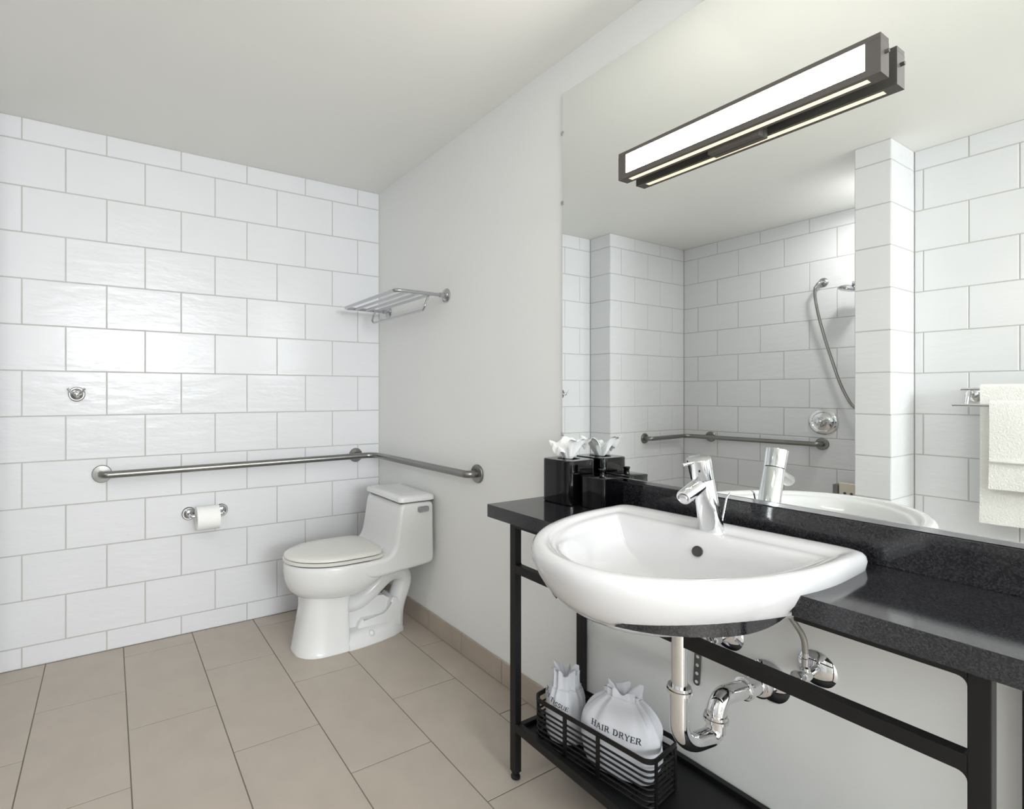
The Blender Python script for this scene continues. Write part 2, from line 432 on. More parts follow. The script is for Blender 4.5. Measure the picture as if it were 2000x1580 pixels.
p = along(L*.86); part('indicator_dot', lt([(0, .0), (.0022, 0), (.0022, .0006), (0, .0006)], p+Vector((.012, -.0245, -.004)), (.45, -.86, -.1), 12), M['ink'], t)
s0, s1 = Vector((2.11, -.166, .9895)), Vector((2.11, -.252, .957)); sd = (s1-s0).normalized()
part('spout', tb([s0, s1-sd*.003, s1], [.0178, .0172, .0160], 28), M['chrome'], t, 35)
part('aerator', lt([(0, .001), (.0105, .001), (.0118, .004), (.0125, 0)], s1-sd*.006+Vector((0, -.004, -.003)), sd+Vector((0, 0, -.25)), 24), M['chrome2'], t, 35)
part('pop_up_rod', tb(fillet([(2.11, -.094, .874), (2.11, -.070, .940), (2.11, -.055, .949)], .008), .0024, 10), M['chrome'], t, 40)
# ------------------------------------------------------------------ vanity light bar
LX0, LX1, LY0, LY1, LZ0, LZ1 = 1.783, 2.415, -.068, -.027, 1.8505, 1.9315
t = thing('vanity_light', 'dark metal bar light with lit panels mounted on the mirror', 'lamp', ((LX0+LX1)/2, -.006, LZ0))
bm = bmesh.new(); ff = .011; ee = .026
box(bm, (LX0, LY0, LZ1-ff), (LX1, LY1, LZ1), .0012); box(bm, (LX0, LY1-.006, LZ0), (LX1, LY1, LZ1-ff))
box(bm, (LX0, LY0, LZ0), (LX0+ee, LY1-.006, LZ1-ff)); box(bm, (LX1-ee, LY0, LZ0), (LX1, LY1-.006, LZ1-ff), 0)
box(bm, (LX0+ee, LY0, LZ0), (LX1-ee, LY0+.012, LZ0+.0145))     # lower front rail
box(bm, (LX0+ee, LY1-.010, LZ0), (LX1-ee, LY1-.006, LZ0+.004))
part('housing', bm, M['bronze'], t)
part('front_diffuser', bx((LX0+ee, LY0+.0025, LZ0+.0145), (LX1-ee, LY0+.006, LZ1-ff)), M['diff_front'], t, label='glowing white front panel')
part('bottom_diffuser', bx((LX0+ee, LY0+.012, LZ0+.0006), (LX1-ee, LY1-.010, LZ0+.004)), M['diff_bottom'], t, label='glowing cream bottom strip')
for sx, xx in ((1, LX1), (-1, LX0)): part('end_pin', tb([(xx, -.047, 1.897), (xx+sx*.007, -.047, 1.897)], .0042, 12), M['bronze'], t, 40)
bm = bx((2.035, LY1, 1.840), (2.165, -.0062, 1.920), .002); part('mounting_plate', bm, M['bronze'], t)
# ------------------------------------------------------------------ vanity stand
t = thing('vanity_stand', 'black square-tube metal stand with a low shelf carrying the counter', 'stand', (1.581, -.325, 0))
tw = .025; fx0, fx1, fy0, by0 = 1.581, 2.598, -.325, -.031
def leg(x, y, z0=.022):
    return part('leg', bx((x, y, z0), (x+tw, y+tw, CB-.0005), .0015), M['black'], t)
for x, y in ((fx0, fy0), (fx1, fy0), (fx0, by0), (fx1, by0)):
    lg = leg(x, y)
    f = part('leveling_foot', lt([(.011, 0), (.0145, .002), (.0145, .008), (.011, .011), (.006, .013), (.006, .02), (.0135, .021), (.0135, .026)], (x+tw/2, y+tw/2, 0), (0, 0, 1), 20), M['black'], lg, 35)
def fil(bm, x, z, sx, sz, y0, y1, r=.012):
    pts = [(x, z)]
    for k in range(6):
        a = PI/2*k/5; pts.append((x+sx*r*(1-math.sin(a)), z+sz*r*(1-math.cos(a))))
    prism(bm, pts, 1, y0, y1)
part('top_rail', bx((fx0+tw, fy0, .7845), (1.836, fy0+tw, .7995), .0012), M['black'], t)
for nm, z0, z1, y in (('top_rail', .7845, .7995, fy0), ('top_rail', .7845, .7995, by0), ('front_rail', .6445, .6705, fy0)):
    bm = bx((fx0+tw if nm == 'front_rail' or y == by0 else 2.372, y, z0), (fx1, y+tw, z1), .0012)
    if y == fy0:
        (fil(bm, fx0+tw, z0, 1, -1, y+.001, y+tw-.001) if nm == 'front_rail' else None); fil(bm, fx1, z0, -1, -1, y+.001, y+tw-.001)
        if nm == 'front_rail': fil(bm, fx0+tw, z1, 1, 1, y+.001, y+tw-.001, .006); fil(bm, fx1, z1, -1, 1, y+.001, y+tw-.001, .006)
    part(nm, bm, M['black'], t)
for x in (fx0, fx1): part('side_rail', bx((x, fy0+tw, .7845), (x+tw, by0, .7995)), M['black'], t)
SZ = .18
bm = bmesh.new()
box(bm, (fx0+tw, fy0, SZ-.027), (fx1, fy0+.018, SZ), .0012); box(bm, (fx0+tw, by0+tw-.018, SZ-.027), (fx1, by0+tw, SZ), .0012)
box(bm, (fx0+tw, fy0+.018, SZ-.027), (fx0+tw+.016, by0+tw-.018, SZ), .0012); box(bm, (fx1-.016, fy0+.018, SZ-.027), (fx1, by0+tw-.018, SZ), .0012)
box(bm, (fx0+tw+.016, fy0+.018, SZ-.024), (fx1-.016, by0+tw-.018, SZ-.014))
part('shelf', bm, M['black'], t)
SHELF = SZ-.014
# ------------------------------------------------------------------ wire basket and bags
BROT = Matrix.Translation((1.838, -.209, SHELF)) @ Matrix.Rotation(math.radians(7.5), 4, 'Z')
BW, BD, BH = .372, .150, .126
t = thing('wire_basket', 'black metal wire basket on the shelf under the counter', 'basket', BROT.translation)
def bpart(name, bm, m=M['black'], smooth=None):
    bmesh.ops.transform(bm, matrix=BROT, verts=bm.verts[:]); return part(name, bm, m, t, smooth)
def band(z0, z1, th, w=BW, d=BD, r=.028):
    o = rrect(w, d, r, 6); i = rrect(w-2*th, d-2*th, r-th, 6); bm = bmesh.new(); n = len(o)
    A = [[bm.verts.new((p[0], p[1], z)) for p in q] for q, z in ((o, z0), (o, z1), (i, z1), (i, z0))]
    for j in range(4):
        for k in range(n): bm.faces.new([A[j][k], A[j][(k+1) % n], A[(j+1) % 4][(k+1) % n], A[(j+1) % 4][k]])
    return bm
bpart('rim', band(BH-.013, BH, .0035), smooth=30)
for k in range(7):
    z = .0045+k*.0148
    bpart('wire', tube(bmesh.new(), [(p[0], p[1], z) for p in rrect(BW-.007, BD-.007, .026, 5)], .0029, 8, closed=True), smooth=60)
for px, py, sw, sd_ in [(-.070, -BD/2+.0015, .012, .003), (.036, -BD/2+.0015, .011, .003), (-.062, BD/2-.0015, .011, .003), (.048, BD/2-.0015, .011, .003)]:
    bpart('upright', bx((px-sw/2, py-.0018, 0), (px+sw/2, py+.0018, BH-.012)))
for sx in (-1, 1):
    for py in (-BD/2+.026, BD/2-.026): bpart('upright', bx((sx*(BW/2-.0015)-.0018, py-.0055, 0), (sx*(BW/2-.0015)+.0018, py+.0055, BH-.012)))
bm = bmesh.new()
for k in range(9): tube(bm, [(-BW/2+.02+k*(BW-.04)/8, -BD/2+.004, .0024), (-BW/2+.02+k*(BW-.04)/8, BD/2-.004, .0024)], .0022, 6)
bpart('floor_wires', bm, smooth=60)
# lettering: serif capitals as embroidered strokes, thrown onto the bag surface
def seg(x0, y0, x1, y1, w): return ('l', x0, y0, x1, y1, w)
def arc(cx, cy, rx, ry, a0, a1, w, n=8): return ('a', cx, cy, rx, ry, a0, a1, w, n)
TK, TN = .15, .075
def sf(x, y, w=.17): return seg(x-w, y, x+w, y, TN)
GL = {
 'H': (.95, [seg(.2, 0, .2, 1, TK), seg(.75, 0, .75, 1, TK), seg(.2, .5, .75, .5, TN), sf(.2, .04), sf(.2, .96), sf(.75, .04), sf(.75, .96)]),
 'A': (.95, [seg(.16, 0, .46, 1, TN), seg(.48, 1, .80, 0, TK), seg(.28, .36, .68, .36, TN), sf(.16, .04, .13), sf(.80, .04, .15)]),
 'I': (.5, [seg(.25, 0, .25, 1, TK), sf(.25, .04), sf(.25, .96)]),
 'R': (.92, [seg(.2, 0, .2, 1, TK), sf(.2, .04), sf(.14, .96, .1), seg(.2, .96, .48, .96, TN), seg(.2, .5, .48, .5, TN), arc(.46, .73, .2, .23, -90, 90, TK), seg(.46, .5, .76, .04, TK), sf(.8, .04, .11)]),
 'D': (.98, [seg(.2, 0, .2, 1, TK), sf(.14, .04, .1), sf(.14, .96, .1), seg(.2, .96, .44, .96, TN), seg(.2, .04, .44, .04, TN), arc(.42, .5, .36, .46, -90, 90, TK)]),
 'Y': (.92, [seg(.14, 1, .46, .46, TK), seg(.78, 1, .46, .46, TN), seg(.46, 0, .46, .48, TK), sf(.46, .04), sf(.15, .96, .13), sf(.77, .96, .13)]),
 'E': (.82, [seg(.2, 0, .2, 1, TK), seg(.06, .96, .68, .96, TN), seg(.06, .04, .72, .04, TN), seg(.2, .52, .52, .52, TN), seg(.66, .99, .66, .76, TN), seg(.7, .01, .7, .26, TN), seg(.52, .62, .52, .42, TN)]),
 'B': (.86, [seg(.2, 0, .2, 1, TK), sf(.14, .04, .1), sf(.14, .96, .1), seg(.2, .96, .44, .96, TN), seg(.2, .52, .46, .52, TN), seg(.2, .04, .46, .04, TN), arc(.44, .74, .18, .22, -90, 90, TK), arc(.46, .28, .22, .24, -90, 90, TK)]),
 'T': (.86, [seg(.43, 0, .43, 1, TK), sf(.43, .04), seg(.06, .96, .80, .96, TN), seg(.08, .99, .08, .74, TN), seg(.78, .99, .78, .74, TN)]),
 'S': (.74, [arc(.38, .74, .22, .22, 20, 250, TK), arc(.36, .27, .24, .24, -160, 80, TK), seg(.60, .98, .60, .74, TN), seg(.1, .02, .1, .28, TN)]),
 'U': (.95, [seg(.2, .3, .2, 1, TK), seg(.76, .3, .76, 1, TN), arc(.48, .3, .28, .27, 180, 360, .11), sf(.2, .96), sf(.76, .96, .13)]),
 ' ': (.5, []),
}
def lettering(text, size, mapper, small=None):
    """mapper(u, v) -> 3D point; u along the baseline, v up"""
    bm = bmesh.new(); x = 0; tot = sum(GL[c][0]*(1 if not small or c in small else 1) for c in text)*size
    x = -tot/2
    for ch in text:
        w, st = GL[ch]
        for s in st:
            if s[0] == 'l': pts = [(s[1]+(s[3]-s[1])*k/5, s[2]+(s[4]-s[2])*k/5) for k in range(6)]; wd = s[5]
            else:
                a0, a1 = math.radians(s[5]), math.radians(s[6]); nn = s[8]
                pts = [(s[1]+s[3]*math.cos(a0+(a1-a0)*k/nn), s[2]+s[4]*math.sin(a0+(a1-a0)*k/nn)) for k in range(nn+1)]; wd = s[7]
            L_, R_ = [], []
            for i, p in enumerate(pts):
                q0 = pts[max(0, i-1)]; q1 = pts[min(len(pts)-1, i+1)]
                dx_, dy_ = q1[0]-q0[0], q1[1]-q0[1]; l = math.hypot(dx_, dy_) or 1
                nx, ny = -dy_/l*wd/2, dx_/l*wd/2
                L_.append(mapper(x+(p[0]+nx)*size, (p[1]+ny)*size)); R_.append(mapper(x+(p[0]-nx)*size, (p[1]-ny)*size))
            if None in L_ or None in R_: continue
            A = [bm.verts.new(v) for v in L_]; B = [bm.verts.new(v) for v in R_]
            for i in range(len(A)-1): bm.faces.new([A[i], A[i+1], B[i+1], B[i]])
        x += w*size
    return bm
def bag(name, label, cx, cy, w, d, h, hg, collar, rotz, seed, ruff, text, tsize, tu, tv, face, trot=0., n=72, lean=(0, 0)):
    """lofted cloth bag: body w x d, gathered at height hg, frill up to h"""
    mw = Matrix.Translation((cx, cy, SHELF+.006)) @ Matrix.Rotation(rotz, 4, 'Z')
    t = thing(name, label, 'bag', (cx, cy, SHELF+.006), 'bags in the wire basket')
    rings = []; prof = []
    K = 44
    for i in range(K+1):
        u = i/K; z = u*h
        if z <= hg:
            v = z/hg
            f = collar(v)
        else:
            v = (z-hg)/(h-hg); f = collar(1)+(ruff-collar(1))*math.sin(v*PI*.55)
        fold = max(0, min(1, (z/hg-.45)/.5)) if z <= hg else 1
        ring = []
        for k in range(n):
            a = 2*PI*k/n; c, s = math.cos(a), math.sin(a)
            ex = 2/2.5
            x = math.copysign(abs(c)**ex, c)*w/2*f; y = math.copysign(abs(s)**ex, s)*d/2*f
            q = noise.noise(Vector((math.cos(a)*2.2+seed, math.sin(a)*2.2, z*9)))
            q2 = math.sin(a*11+seed+2.5*noise.noise(Vector((c*1.5, s*1.5, seed))))*.5+math.sin(a*17+seed*2)*.3
            q3 = noise.noise(Vector((c*3+seed, s*3, z*22+seed)))
            m_ = 1+.055*q+fold*fold*.13*q2+.035*q3
            if z > hg: m_ += .16*q2*((z-hg)/(h-hg))
            if i == 0: m_ *= .8
            zz = z+(0 if z <= hg else .005*q2*((z-hg)/(h-hg))+.030*q*((z-hg)/(h-hg)))
            x += lean[0]*(z/h)**2; y += lean[1]*(z/h)**2
            ring.append(mw @ Vector((x*m_, y*m_, max(0, zz))))
        rings.append(ring)
    # fold the frill inwards so that the bag closes at the gather
    top = rings[-1]; c = sum((Vector(p) for p in top), Vector())/n
    rings.append([Vector(p).lerp(c, .35)-Vector((0, 0, .006)) for p in top]); rings.append([Vector(p).lerp(c, .8)-Vector((0, 0, .02)) for p in top])
    bm = loft(bmesh.new(), rings)
    bmesh.ops.recalc_face_normals(bm, faces=bm.faces[:])
    tree = BVHTree.FromBMesh(bm)
    fd = Vector(face).normalized(); side = Vector((0, 0, 1)).cross(-fd).normalized(); upv = Vector((0, 0, 1))
    o0 = mw @ Vector((0, 0, 0))
    cr, sr = math.cos(trot), math.sin(trot)
    def mp(u, v):
        uu, vv = u*cr-v*sr, u*sr+v*cr
        p = o0+side*(uu+tu)+upv*(vv+tv)-fd*.4
        hit, nn, _, _ = tree.ray_cast(p, fd)
        if hit is None: return None
        return hit-fd*.0012
    lb = lettering(text, tsize, mp)
    b = part('cloth_body', bm, M['cloth'], t, 60)
    part('lettering', lb, M['ink'], t, label='black stitched capitals reading '+text)
    # drawstring round the gather
    i = int(hg/h*K)
    ctr = sum((Vector(p) for p in rings[i]), Vector())/n
    part('drawstring', tube(bmesh.new(), [ctr+(Vector(p)-ctr)*1.03 for p in rings[i][::2]], .0018, 6, closed=True), M['cloth'], t, 60)
    return t
def prof_roll(v): return (1.0 if v < .72 else 1.0-.30*((v-.72)/.28)**1.8) if v > .05 else .9+2*v
def prof_sack(v):
    base = .80+.20*math.sin(min(1, v/.35)*PI/2)
    return base if v < .40 else base*(1-.58*((v-.40)/.60)**3.0)
bag('tissue_bag', 'white drawstring bag reading BATH TISSUE at the left of the basket', 1.715, -.222, .112, .112, .200, .158, prof_roll, .98, 1.7, .62,
    'BATH TISSUE', .0125, -.026, .119, (-.40, .91, 0), -.30)
bag('dryer_bag', 'white drawstring bag reading HAIR DRYER beside the tissue bag', 1.895, -.200, .212, .112, .224, .204, prof_sack, .40, 4.4, .40,
    'HAIR DRYER', .0157, .004, .120, (-.32, .95, 0), -.06, lean=(.006, .0))
# ------------------------------------------------------------------ counter accessories
def tissue_puff(cx, cy, z0, sc, seed):
    # one crumpled sheet drawn up through the slot: a pleated funnel whose rim rises in uneven peaks and droops between them
    bm = bmesh.new(); n = 96; K = 16; rings = []
    for i in range(K+1):
        u = i/K; ring = []
        for k in range(n):
            a = 2*PI*k/n; c, s_ = math.cos(a), math.sin(a)
            big = noise.noise(Vector((c*1.1+seed, s_*1.1, seed*.7)))
            mid = noise.noise(Vector((c*2.6, s_*2.6+seed, u*1.5)))
            pleat = math.sin(a*6+3*big+seed)+.5*math.sin(a*11+seed*2+2*mid)
            r = .013+sc*.044*u**.95*(1+.34*big+.30*mid)+.0045*min(1, u*2)*pleat*(1-.4*u)
            peak = .55+.75*big+.35*mid
            z = z0+sc*(.056*math.sin(u*PI*.60)*(.72+.50*max(-.5, peak)*u)-.020*u**3*max(0, .6-peak)*2)+.004*u*pleat+.006*u*noise.noise(Vector((c*5, s_*5, u*4+seed)))
            ring.append((cx+c*r, cy+s_*r, max(z, z0+.0015)))
        rings.append(ring)
    loft(bm, rings, True, False)
    return bm
TBX0, TBX1, TBY0, TBY1 = 1.532, 1.660, -.147, -.020
t = thing('tissue_box', 'glossy black tissue box on the counter with a white tissue', 'tissue box', ((TBX0+TBX1)/2, (TBY0+TBY1)/2, CT))
bm = bmesh.new(); cx, cy = (TBX0+TBX1)/2, (TBY0+TBY1)/2
def rr(w, r, z): return [(cx+p[0], cy+p[1], z) for p in rrect(w, w, r, 8)]
wbx = TBX1-TBX0; zt = CT+.143
loft(bm, [rr(wbx-.006, .022, CT+.0005), rr(wbx, .024, CT+.003), rr(wbx, .024, zt-.0025), rr(wbx-.005, .0225, zt), rr(.072, .034, zt), rr(.070, .033, zt-.004)], True, True)
part('shell', bm, M['acrylic'], t, 40)
part('tissue', tissue_puff(cx, cy, zt-.002, 1.16, 5.3), M['tissue'], t, 180, 'white tissue pulled up from the slot')
t = thing('lidded_canister', 'small square black canister with a knob beside the tissue box', 'canister', (1.72, -.062, CT))
cx, cy = 1.7185, -.0655; wbx = .094; zt = CT+.092
bm = bmesh.new(); loft(bm, [rr(wbx-.004, .007, CT+.0005), rr(wbx, .008, CT+.002), rr(wbx, .008, zt)], True, True); part('jar', bm, M['acrylic'], t, 40)
bm = bmesh.new(); loft(bm, [rr(wbx+.001, .008, zt+.0003), rr(wbx+.001, .008, zt+.0055), rr(wbx-.003, .007, zt+.007)], True, True); ld = part('lid', bm, M['acrylic'], t, 40)
part('knob', lt([(.0095, 0), (.0085, .004), (.0085, .014), (.0105, .018), (.0105, .022), (.009, .023)], (cx, cy, zt+.0065), (0, 0, 1), 24), M['acrylic'], ld, 35)
# ------------------------------------------------------------------ plumbing under the basin
t = thing('drain_trap', 'chrome drain pipe and trap below the white basin', 'pipe', (2.143, -.317, .40))
A = Vector((2.143, -.317, 0)); Bv = Vector((2.160, -.205, 0))
part('tailpiece', tb([(A.x, A.y, .72), (A.x, A.y, .535)], .0166, 28), M['chrome'], t, 35)
ut = fillet([(A.x, A.y, .548), (A.x, A.y, .416), (Bv.x, Bv.y, .416), (Bv.x, Bv.y, .462)], .056, 12)
part('trap_bend', tb(ut, .0198, 28), M['chrome'], t, 35)
arm = fillet([(Bv.x, Bv.y, .425), (Bv.x+.001, Bv.y+.003, .503), (2.171, -.06, .492), (2.173, -.004, .490)], [.056, .02], 14)
part('trap_arm', tb(arm, .0205, 28), M['chrome'], t, 35)
def nut(org, axis, r=.0262, h=.017): return lt([(r*.82, 0), (r, .002), (r, h*.55), (r*.9, h*.62), (r*.9, h), (r*.8, h)], org, axis, 28)
part('slip_nut', nut((A.x, A.y, .537), (0, 0, 1)), M['chrome'], t, 30)
part('slip_nut', nut((Bv.x, Bv.y, .447), (0, 0, 1)), M['chrome'], t, 30)
part('slip_nut', nut((2.167, -.105, .4955), (.1, 1, -.05), .0262), M['chrome'], t, 30)
part('wall_flange', lt([(.050, 0), (.050, .003), (.040, .011), (.027, .016), (.028, .048), (.0245, .05), (.0205, .05)], (2.174, -.0005, .489), (0, -1, 0), 36), M['chrome'], t, 30)
def stop_valve(name, label, X, Z, up):
    t = thing(name, label, 'valve', (X, 0, Z), 'stop valves under the basin')
    part('wall_flange', lt([(.041, 0), (.041, .002), (.033, .009), (.014, .015), (.010, .015)], (X, -.0005, Z), (0, -1, 0), 32), M['chrome'], t, 30)
    part('valve_body', lathe(lt([(.0085, .0), (.0085, .034), (.0125, .036), (.0125, .056), (.009, .058)], (X, -.012, Z), (0, -1, 0), 24), [(.008, 0), (.0095, .002), (.0095, .018), (.007, .022)], (X, -.056, Z), (0, 0, 1)), M['chrome'], t, 30)
    part('oval_handle', lt([(0, 0), (.0145, .001), (.0155, .005), (.0145, .010), (0, .012)], (X-.004, -.074, Z-.002), (-.35, -1, 0), 20), M['chrome2'], t, 40)
    part('ferrule', lt([(.0072, 0), (.0072, .018), (.0058, .019), (.0058, .036)], (X, -.056, Z+.02), (0, 0, 1), 18), M['chrome2'], t, 30)
    pts = fillet([(X, -.056, Z+.05), (X-.002, -.056, Z+.085), (X-.05, -.075, Z+.165), up], .07, 8)
    part('braided_hose', tb(pts, .0062, 12), M['braid'], t, 60)
stop_valve('stop_valve', 'chrome stop valve with braided hose on the wall right of the trap', 2.277, .566, (2.20, -.13, .81))
stop_valve('stop_valve', 'chrome stop valve behind the black rail above the hanging strap', 2.075, .566, (2.10, -.13, .81))
t = thing('hanger_strap', 'perforated metal strap hanging on the wall behind the drain pipe', 'bracket', (1.99, -.002, .40))
bm = bmesh.new(); Zs, Ze = .392, .56; w = .0095
n = 12
A_ = [(1.9905+w*math.cos(a), Zs+.009+w*math.sin(a)) for a in [PI+PI*k/n for k in range(n+1)]]
poly = [(p[0]+(p[1]-Zs)*.05, p[1]) for p in A_+[(1.9905+w, Ze), (1.9905-w, Ze)]]
prism(bm, poly, 1, -.0045, -.003); st = part('strip', bm, M['steel'], t)
for k in range(7):
    z = Zs+.010+k*.0235; part('hole', lt([(0, .0), (.0045, .0), (.0045, .0006), (0, .0006)], (1.9905+(z-Zs)*.05, -.0044, z), (0, -1, 0), 14), M['paint'], t, label='pale wall seen through a hole')
part('screw', lt([(.004, 0), (.004, .004), (0, .005)], (1.999, -.0001, Ze-.012), (0, -1, 0), 14), M['chrome2'], t)
# ------------------------------------------------------------------ toilet
TX = .460
t = thing('toilet', 'white one-piece toilet with closed lid in the corner by the tiled wall', 'toilet', (TX, -.35, 0))
def egg(z, hw, yc, bf, yb, n=64, e=3.5, x0=TX, ef=2.0):
    out = []
    for i in range(n):
        a = 2*PI*i/n; c, s = math.cos(a), math.sin(a)
        if s <= 0: q = 2/ef; x, y = hw*math.copysign(abs(c)**q, c), yc-bf*abs(s)**q
        else: q = 2/e; x, y = hw*math.copysign(abs(c)**q, c), yc+(yb-yc)*abs(s)**q
        out.append((x0+x, y, z))
    return out
bm = loft(bmesh.new(), [egg(z, hw, yc, bf, yb, e=e) for z, hw, yc, bf, yb, e in [
    (.250, .095, -.45, .165, -.36, 3), (.258, .122, -.45, .195, -.34, 3), (.272, .146, -.45, .222, -.325, 3), (.294, .164, -.45, .241, -.30, 3.2), (.322, .177, -.45, .253, -.27, 4),
    (.350, .184, -.45, .260, -.24, 5), (.385, .1875, -.45, .2625, -.22, 6), (.410, .187, -.45, .262, -.2, 6), (.418, .183, -.45, .258, -.2, 6), (.420, .175, -.45, .250, -.2, 6)]])
part('bowl', bm, M['toiletc'], t, 60)
bm = loft(bmesh.new(), [egg(z, hw, -.52, bf, yb, e=9, ef=2.6) for z, hw, bf, yb in [(0.0005, .124, .155, -.425), (.006, .125, .156, -.425), (.012, .121, .152, -.427), (.10, .114, .137, -.428), (.20, .108, .118, -.430), (.245, .112, .118, -.425), (.27, .115, .12, -.42)]])
part('pedestal', bm, M['toiletc'], t, 60)
# tank and rear deck: side profile extruded across with rounded edges
pf = [(-.020, .366), (-.20, .350), (-.34, .338), (-.405, .352), (-.425, .385), (-.405, .4195), (-.33, .4215)]
cen = (-.30, .4895)
for k in range(7):
    a = math.radians(-95+k*14); pf.append((-.303+.068*math.cos(a), .4895+.068*math.sin(a)))
pf += [(-.226, .53), (-.216, .60), (-.205, .672), (-.020, .672)]
P2 = [Vector(p) for p in pf]; dense = []
for i in range(len(P2)):
    p, q = P2[i], P2[(i+1) % len(P2)]; k = max(1, int((q-p).length/.02))
    dense += [p.lerp(q, j/k) for j in range(k)]
for _ in range(2): dense = [(dense[i-1]+dense[i]*2+dense[(i+1) % len(dense)])/4 for i in range(len(dense))]
nd = len(dense); rings = []
def inset(d):
    out = []
    for i in range(nd):
        tg = (dense[(i+1) % nd]-dense[i-1]).normalized(); nrm = Vector((-tg.y, tg.x))
        out.append(dense[i]+nrm*d*SGN)
    return out
area2 = sum(dense[i].x*dense[(i+1) % nd].y-dense[(i+1) % nd].x*dense[i].y for i in range(nd)); SGN = 1 if area2 > 0 else -1
rr_ = .020
st = [(-.197+rr_*(1-math.sin(a)), rr_*(1-math.cos(a))) for a in [PI/2*(1-k/5) for k in range(6)]]
st = [(-.197+rr_*(1-math.cos(PI/2*k/5)), rr_*(1-math.sin(PI/2*k/5))) for k in range(6)]
st = st+[(-x, d) for x, d in st[::-1]]
for x, d in st:
    ring = []
    for p in inset(d):
        f = 1.0
        if p.y > .45: f -= .025*(p.y-.45)/.22
        if p.x < -.26: f -= .075*(min(1, (-.26-p.x)/.165))**1.5
        ring.append((TX+x*f, p.x, p.y))
    rings.append(ring)
bm = loft(bmesh.new(), rings)
part('tank', bm, M['toiletc'], t, 50)
part('lid_gap', bx((TX-.186, -.201, .6715), (TX+.186, -.022, .6755)), M['seam'], t, label='dark seam under the tank lid')
bm = bmesh.new()
def lr(w, y0, y1, r, z): return [(TX+p[0], (y0+y1)/2+p[1], z) for p in rrect(w, y1-y0, r, 6)]
loft(bm, [lr(.384, -.209, -.017, .022, .675), lr(.394, -.214, -.014, .024, .679), lr(.394, -.214, -.014, .024, .693), lr(.384, -.208, -.018, .024, .702), lr(.34, -.185, -.035, .03, .7065), lr(.2, -.14, -.07, .03, .7075)])
part('tank_lid', bm, M['toiletc'], t, 50)
ll = bmesh.new(); loft(ll, [[(TX+.1945+hh, -.0845+p[0], .637+p[1]) for p in rrect(w, h_, .008, 5)] for hh, w, h_ in ((-.006, .060, .026), (.008, .060, .026), (.012, .054, .020))])
part('flush_lever', ll, M['lever'], t, 40, 'grey side flush lever')
def lid(z, hw, bf, yb, e=5.): return egg(z, hw, -.47, bf, yb, e=e)
bm = loft(bmesh.new(), [lid(.4245, .176, .238, -.262), lid(.426, .181, .244, -.258), lid(.436, .182, .245, -.258), lid(.4385, .178, .240, -.262)])
part('seat_ring', bm, M['seat'], t, 60)
bm = loft(bmesh.new(), [lid(.4420, .170, .234, -.27), lid(.4435, .176, .240, -.266), lid(.451, .176, .240, -.266), lid(.4565, .168, .231, -.272), lid(.4595, .13, .19, -.285), lid(.461, .05, .09, -.33)])
part('seat_lid', bm, M['seat'], t, 60)
part('seat_gap', loft(bmesh.new(), [lid(.4195, .172, .234, -.27), lid(.4425, .168, .230, -.27)]), M['seam'], t, 60, 'dark gap between lid, seat and bowl')
for sx in (-1, 1): part('hinge', bx((TX+sx*.072-.02, -.268, .424), (TX+sx*.072+.02, -.240, .449), .007, 3), M['seat'], t, 40)
tp = [(-.47, .235), (-.445, .195), (-.40, .178), (-.35, .184), (-.30, .21), (-.25, .252), (-.205, .285), (-.165, .300), (-.125, .296), (-.100, .27), (-.098, .235), (-.115, .195), (-.135, .15), (-.148, .10), (-.15, .05), (-.15, .01)]
pts = [Vector((TX+.012, y, z)) for y, z in tp]
sm = []
for i in range(len(pts)-1):
    for q in (0, .5): sm.append(pts[i].lerp(pts[i+1], q))
sm.append(pts[-1])
for _ in range(2): sm = [sm[0]]+[(sm[i-1]+sm[i]*2+sm[i+1])/4 for i in range(1, len(sm)-1)]+[sm[-1]]
part('trapway', tb(sm, .047, 28), M['toiletc'], t, 60)
part('outlet_neck', bx((TX-.06, -.19, .28), (TX+.055, -.09, .36), .02, 3), M['toiletc'], t, 50)
# low foot, web plate, raised step
foot = [(.124, -.44), (.120, -.36), (.108, -.27), (.090, -.19), (.060, -.125), (.02, -.098), (-.02, -.098), (-.060, -.125), (-.09, -.19), (-.108, -.27), (-.12, -.36), (-.124, -.44)]
bm = bmesh.new(); R_ = []
for z, s in ((.0005, 1.0), (.006, 1.01), (.022, .98), (.048, .86), (.062, .74), (.065, .6)): R_.append([(TX+x*s, -.30+(y+.30)*(.5+.5*s) if y > -.4 else y, z) for x, y in foot])
loft(bm, R_); part('foot', bm, M['toiletc'], t, 50)
bm = bmesh.new(); prism(bm, [(-.44, .01), (-.44, .20), (-.30, .20), (-.22, .19), (-.16, .15), (-.14, .10), (-.12, .01)], 0, TX-.034, TX+.034); part('web', bm, M['toiletc'], t)
bm = bmesh.new(); prism(bm, [(-.385, .03), (-.365, .085), (-.345, .105), (-.23, .100), (-.205, .115), (-.195, .16), (-.175, .18), (-.15, .17), (-.13, .10), (-.13, .03)], 0, TX-.06, TX+.062)
bmesh.ops.bevel(bm, geom=[e for e in bm.edges if abs(e.verts[0].co.x-e.verts[1].co.x) < 1e-5], offset=.010, segments=3, profile=.5, affect='EDGES'); part('step', bm, M['toiletc'], t, 50)
part('bolt_cap', lt([(.0145, 0), (.0145, .006), (.012, .012), (.006, .0155), (0, .0165)], (TX+.098, -.318, .046), (.75, 0, .65), 24), M['toiletc'], t, 50)
part('caulk', loft(bmesh.new(), [[(TX+x*1.03, -.30+(y+.30)*1.01, z) for x, y in foot] for z in (.0004, .003)]), M['seat'], t)
